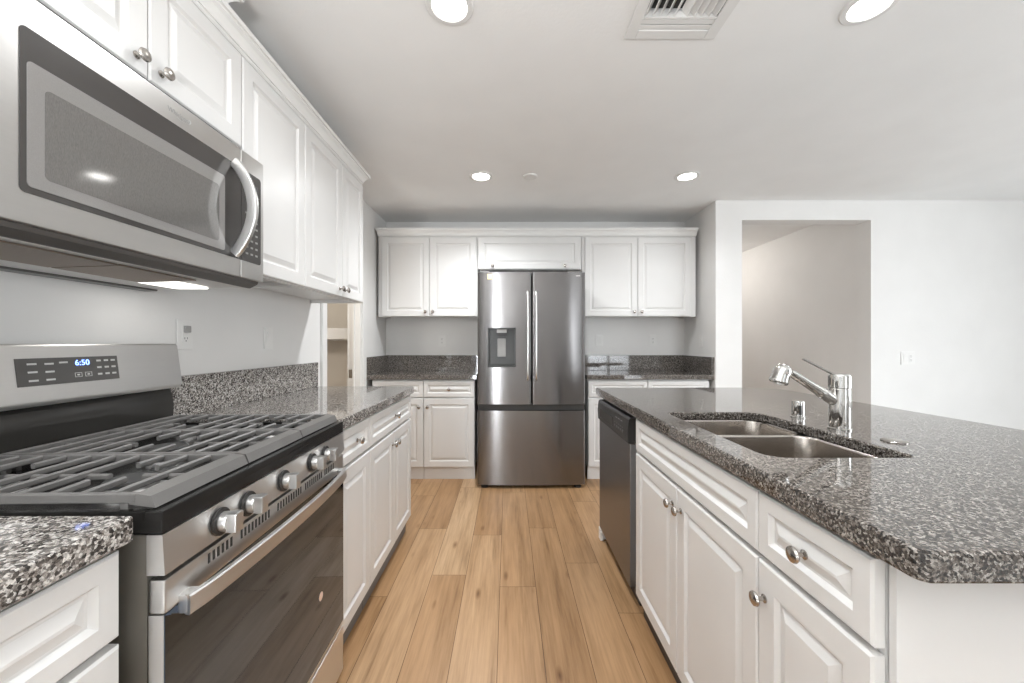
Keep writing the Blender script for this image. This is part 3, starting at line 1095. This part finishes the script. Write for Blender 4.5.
# grates
GZ = .940
for gi, (x0, x1) in enumerate(((.008, .252), (.255, .501), (.504, .748))):
    m = MB()
    y0, y1 = .022, .572
    # front and rear rails, side rails
    m.prism([(y0 - .004, GZ - .018), (y0 + .004, GZ + .002), (y0 + .030, GZ + .006), (y0 + .040, GZ - .002), (y0 + .040, GZ - .012)], 'x', x0 + .001, x1 - .001)
    m.bar([(x0, y1, GZ), (x1, y1, GZ)], .014, .014)
    for x in (x0 + .006, x1 - .006):
        m.bar([(x, y0 + .03, GZ - .002), (x, y1, GZ - .002)], .012, .016)
    xm = (x0 + x1) / 2
    # fingers along the wall direction
    for k_, y in enumerate((.098, .150, .202, .256, .310, .364, .418, .470, .522)):
        gap = 0
        if k_ in (1, 2, 6, 7) and gi != 1:
            gap = .035 if k_ in (1, 7) else .05
        if k_ in (3, 4, 5) and gi == 1:
            gap = .040
        if gap:
            m.bar([(x0 + .008, y, GZ), (xm - gap, y, GZ + .001)], .0088, .012, .5)
            m.bar([(xm + gap, y, GZ + .001), (x1 - .008, y, GZ)], .0088, .012, .5)
        else:
            m.bar([(x0 + .008, y, GZ), (x1 - .008, y, GZ)], .0088, .012, .5)
    # crosswise centre bars
    for (ya, yb) in (((.06, .145), (.21, .41), (.475, .57)) if gi != 1 else ((.06, .235), (.385, .57))):
        m.bar([(xm, ya, GZ - .006), (xm, yb, GZ - .006)], .010, .012, .5)
    for x in (x0 + .008, x1 - .008):
        for y in (y0 + .05, y1 - .02):
            m.prism([(y - .006, .9055), (y + .006, .9055), (y + .007, GZ - .004), (y - .007, GZ - .004)], 'x', x - .005, x + .005)
    m.build('grate', 'cast_iron', rg, 40)

# ------------------------------------------------------------------ ceiling fittings
gL = 'round recessed ceiling lights'
for x, y, e_, lb in ((-.213, 1.425, 13, 'recessed ceiling light cut by the top edge of the photo, left of the air vent'),
                 (1.322, 1.425, 27, 'recessed ceiling light cut by the top edge of the photo, right of the air vent'),
                 (-.20, 2.885, 48, 'small far recessed ceiling light left of the round sprinkler cover'),
                 (1.325, 2.885, 14, 'small far recessed ceiling light nearest the hallway opening')):
    t_ = thing('recessed_light', lb, 'ceiling light', (x, y, CZ), 0, gL)
    MB().lathe([(.088, -.001), (.088, -.004), (.084, -.0075), (.066, -.0085), (.062, -.004), (.062, -.001)], (0, 0, 0), n=40).build('trim_ring', 'vent_white', t_)
    MB().lathe([(.061, -.001), (.061, -.003), (.001, -.0032)], (0, 0, 0), n=40).build('lens', 'lamp_lens', t_)
    l = bpy.data.lights.new('downlight', 'SPOT')
    l.energy = e_
    l.spot_size = math.radians(150)
    l.spot_blend = .8
    l.shadow_soft_size = .06
    l.color = (.945, .975, 1)
    o = bpy.data.objects.new('downlight', l)
    COL.objects.link(o)
    o.parent = t_
    o.location = (0, 0, -.03)

av = thing('air_vent', 'white louvered air conditioning vent in the ceiling', 'vent', (VX0, VY0, CZ))
vw, vl = VX1 - VX0, VY1 - VY0
m = MB()
e = .032
for (a0, a1, b0, b1) in ((-e, .012, -e, vl + e), (vw - .012, vw + e, -e, vl + e), (.012, vw - .012, -e, .012), (.012, vw - .012, vl - .012, vl + e)):
    m.box(a0, a1, b0, b1, -.008, -.001, .003)
m.build('frame', 'vent_white', av)
MB().box(.001, vw - .001, .001, vl - .001, .09, .0975).box(.001, .004, .001, vl - .001, .0, .09).box(vw - .004, vw - .001, .001, vl - .001, .0, .09).build('duct', 'duct_dark', av, 0)
m = MB()
nb = 10
for i in range(nb):
    x = .028 + i * (vw - .056) / (nb - 1)
    s_ = -1 if i < nb // 2 else 1
    m.loops([[(x - .0015 + s_ * .012, .012, -.004), (x + .0015 + s_ * .012, .012, -.004), (x + .0015 - s_ * .008, .012, .022), (x - .0015 - s_ * .008, .012, .022)],
             [(x - .0015 + s_ * .012, vl - .074, -.004), (x + .0015 + s_ * .012, vl - .074, -.004), (x + .0015 - s_ * .008, vl - .074, .022), (x - .0015 - s_ * .008, vl - .074, .022)]])
m.build('louvers', 'vent_white', av, 0)
m = MB()
for j in range(2):
    y = vl - .060 + j * .025
    m.box(.012, vw - .012, y, y + .021, -.0045, -.0015, .001)
m.box(.012, vw - .012, vl - .072, vl - .063, -.005, .02)
m.build('cross_louvers', 'vent_white', av, 0)
m = MB().lathe([(.054, 0), (.054, -.004), (.048, -.010), (.001, -.011)], (0, 0, 0), n=32)
tag(m.build('sprinkler_cover', 'vent_white', None, 35, (.165, 2.885, CZ - .001)), 'small round flush sprinkler cover on the ceiling above the refrigerator', 'sprinkler cover')

# ------------------------------------------------------------------ outlets and switches (face along local -y)


def plate(name, label, cat, loc, rot, kind, gangs=1):
    t_ = thing(name, label, cat, loc, rot)
    hw = .036 + .023 * (gangs - 1)
    MB().box(-hw, hw, -.006, -.0005, -.057, .057, .0025).build('cover_plate', 'plastic_white', t_)
    for g_ in range(gangs):
        x = (g_ - (gangs - 1) / 2) * .046
        kd = kind[g_]
        if kd == 'outlet':
            f = MB().box(x - .0165, x + .0165, -.0085, -.0062, -.033, .033, .001).build('socket_face', 'plastic_white', t_)
            m = MB()
            for z in (.016, -.018):
                m.box(x - .007, x - .005, -.0088, -.0084, z, z + .008).box(x + .005, x + .007, -.0088, -.0084, z, z + .008)
                m.cyl((x, -.0084, z - .006), (x, -.0088, z - .006), .0024, None, 10)
            m.build('socket_slots', 'slot_dark', f, 0)
        else:
            MB().prism([(-.0062, -.033), (-.0068, -.033), (-.011, .033), (-.0062, .033)], 'x', x - .0165, x + .0165).build('rocker', 'plastic_white', t_)
    return t_


g1 = plate('wall_outlet', 'white outlet beside the range backguard with a small adapter plugged in its top', 'outlet', (LX + .001, 1.497, 1.232), R90, ('outlet',))
ad = MB().box(-.013, .012, -.020, -.0092, .008, .034, .003).build('plug_adapter', 'plastic_gray', None, 35, (LX + .001, 1.497, 1.232))
ad.rotation_euler = (0, 0, R90)
tag(ad, 'small grey adapter plugged into the outlet beside the range', 'plug adapter')
plate('light_switch', 'white switch plate on the left wall between range outlet and pantry doorway', 'switch', (LX + .001, 2.02, 1.225), R90, ('switch',))
plate('wall_outlet', 'white outlet on the back wall left of the refrigerator', 'outlet', (-.672, BY - .001, 1.222), 0, ('outlet',))
plate('light_switch', 'bright white switch plate on the back wall right beside the refrigerator', 'switch', (.93, BY - .001, 1.225), 0, ('switch',))
plate('wall_outlet', 'white outlet on the back wall near the right corner', 'outlet', (1.475, BY - .001, 1.225), 0, ('outlet',))
plate('light_switch', 'white switch on the short side wall in the back right corner', 'switch', (RX - .001, 3.63, 1.22), -R90, ('switch',))
plate('wall_outlet', 'wide double white wall plate on the bright wall right of the hallway opening', 'outlet', (3.46, FY - .001, 1.068), 0, ('switch', 'outlet'), 2)
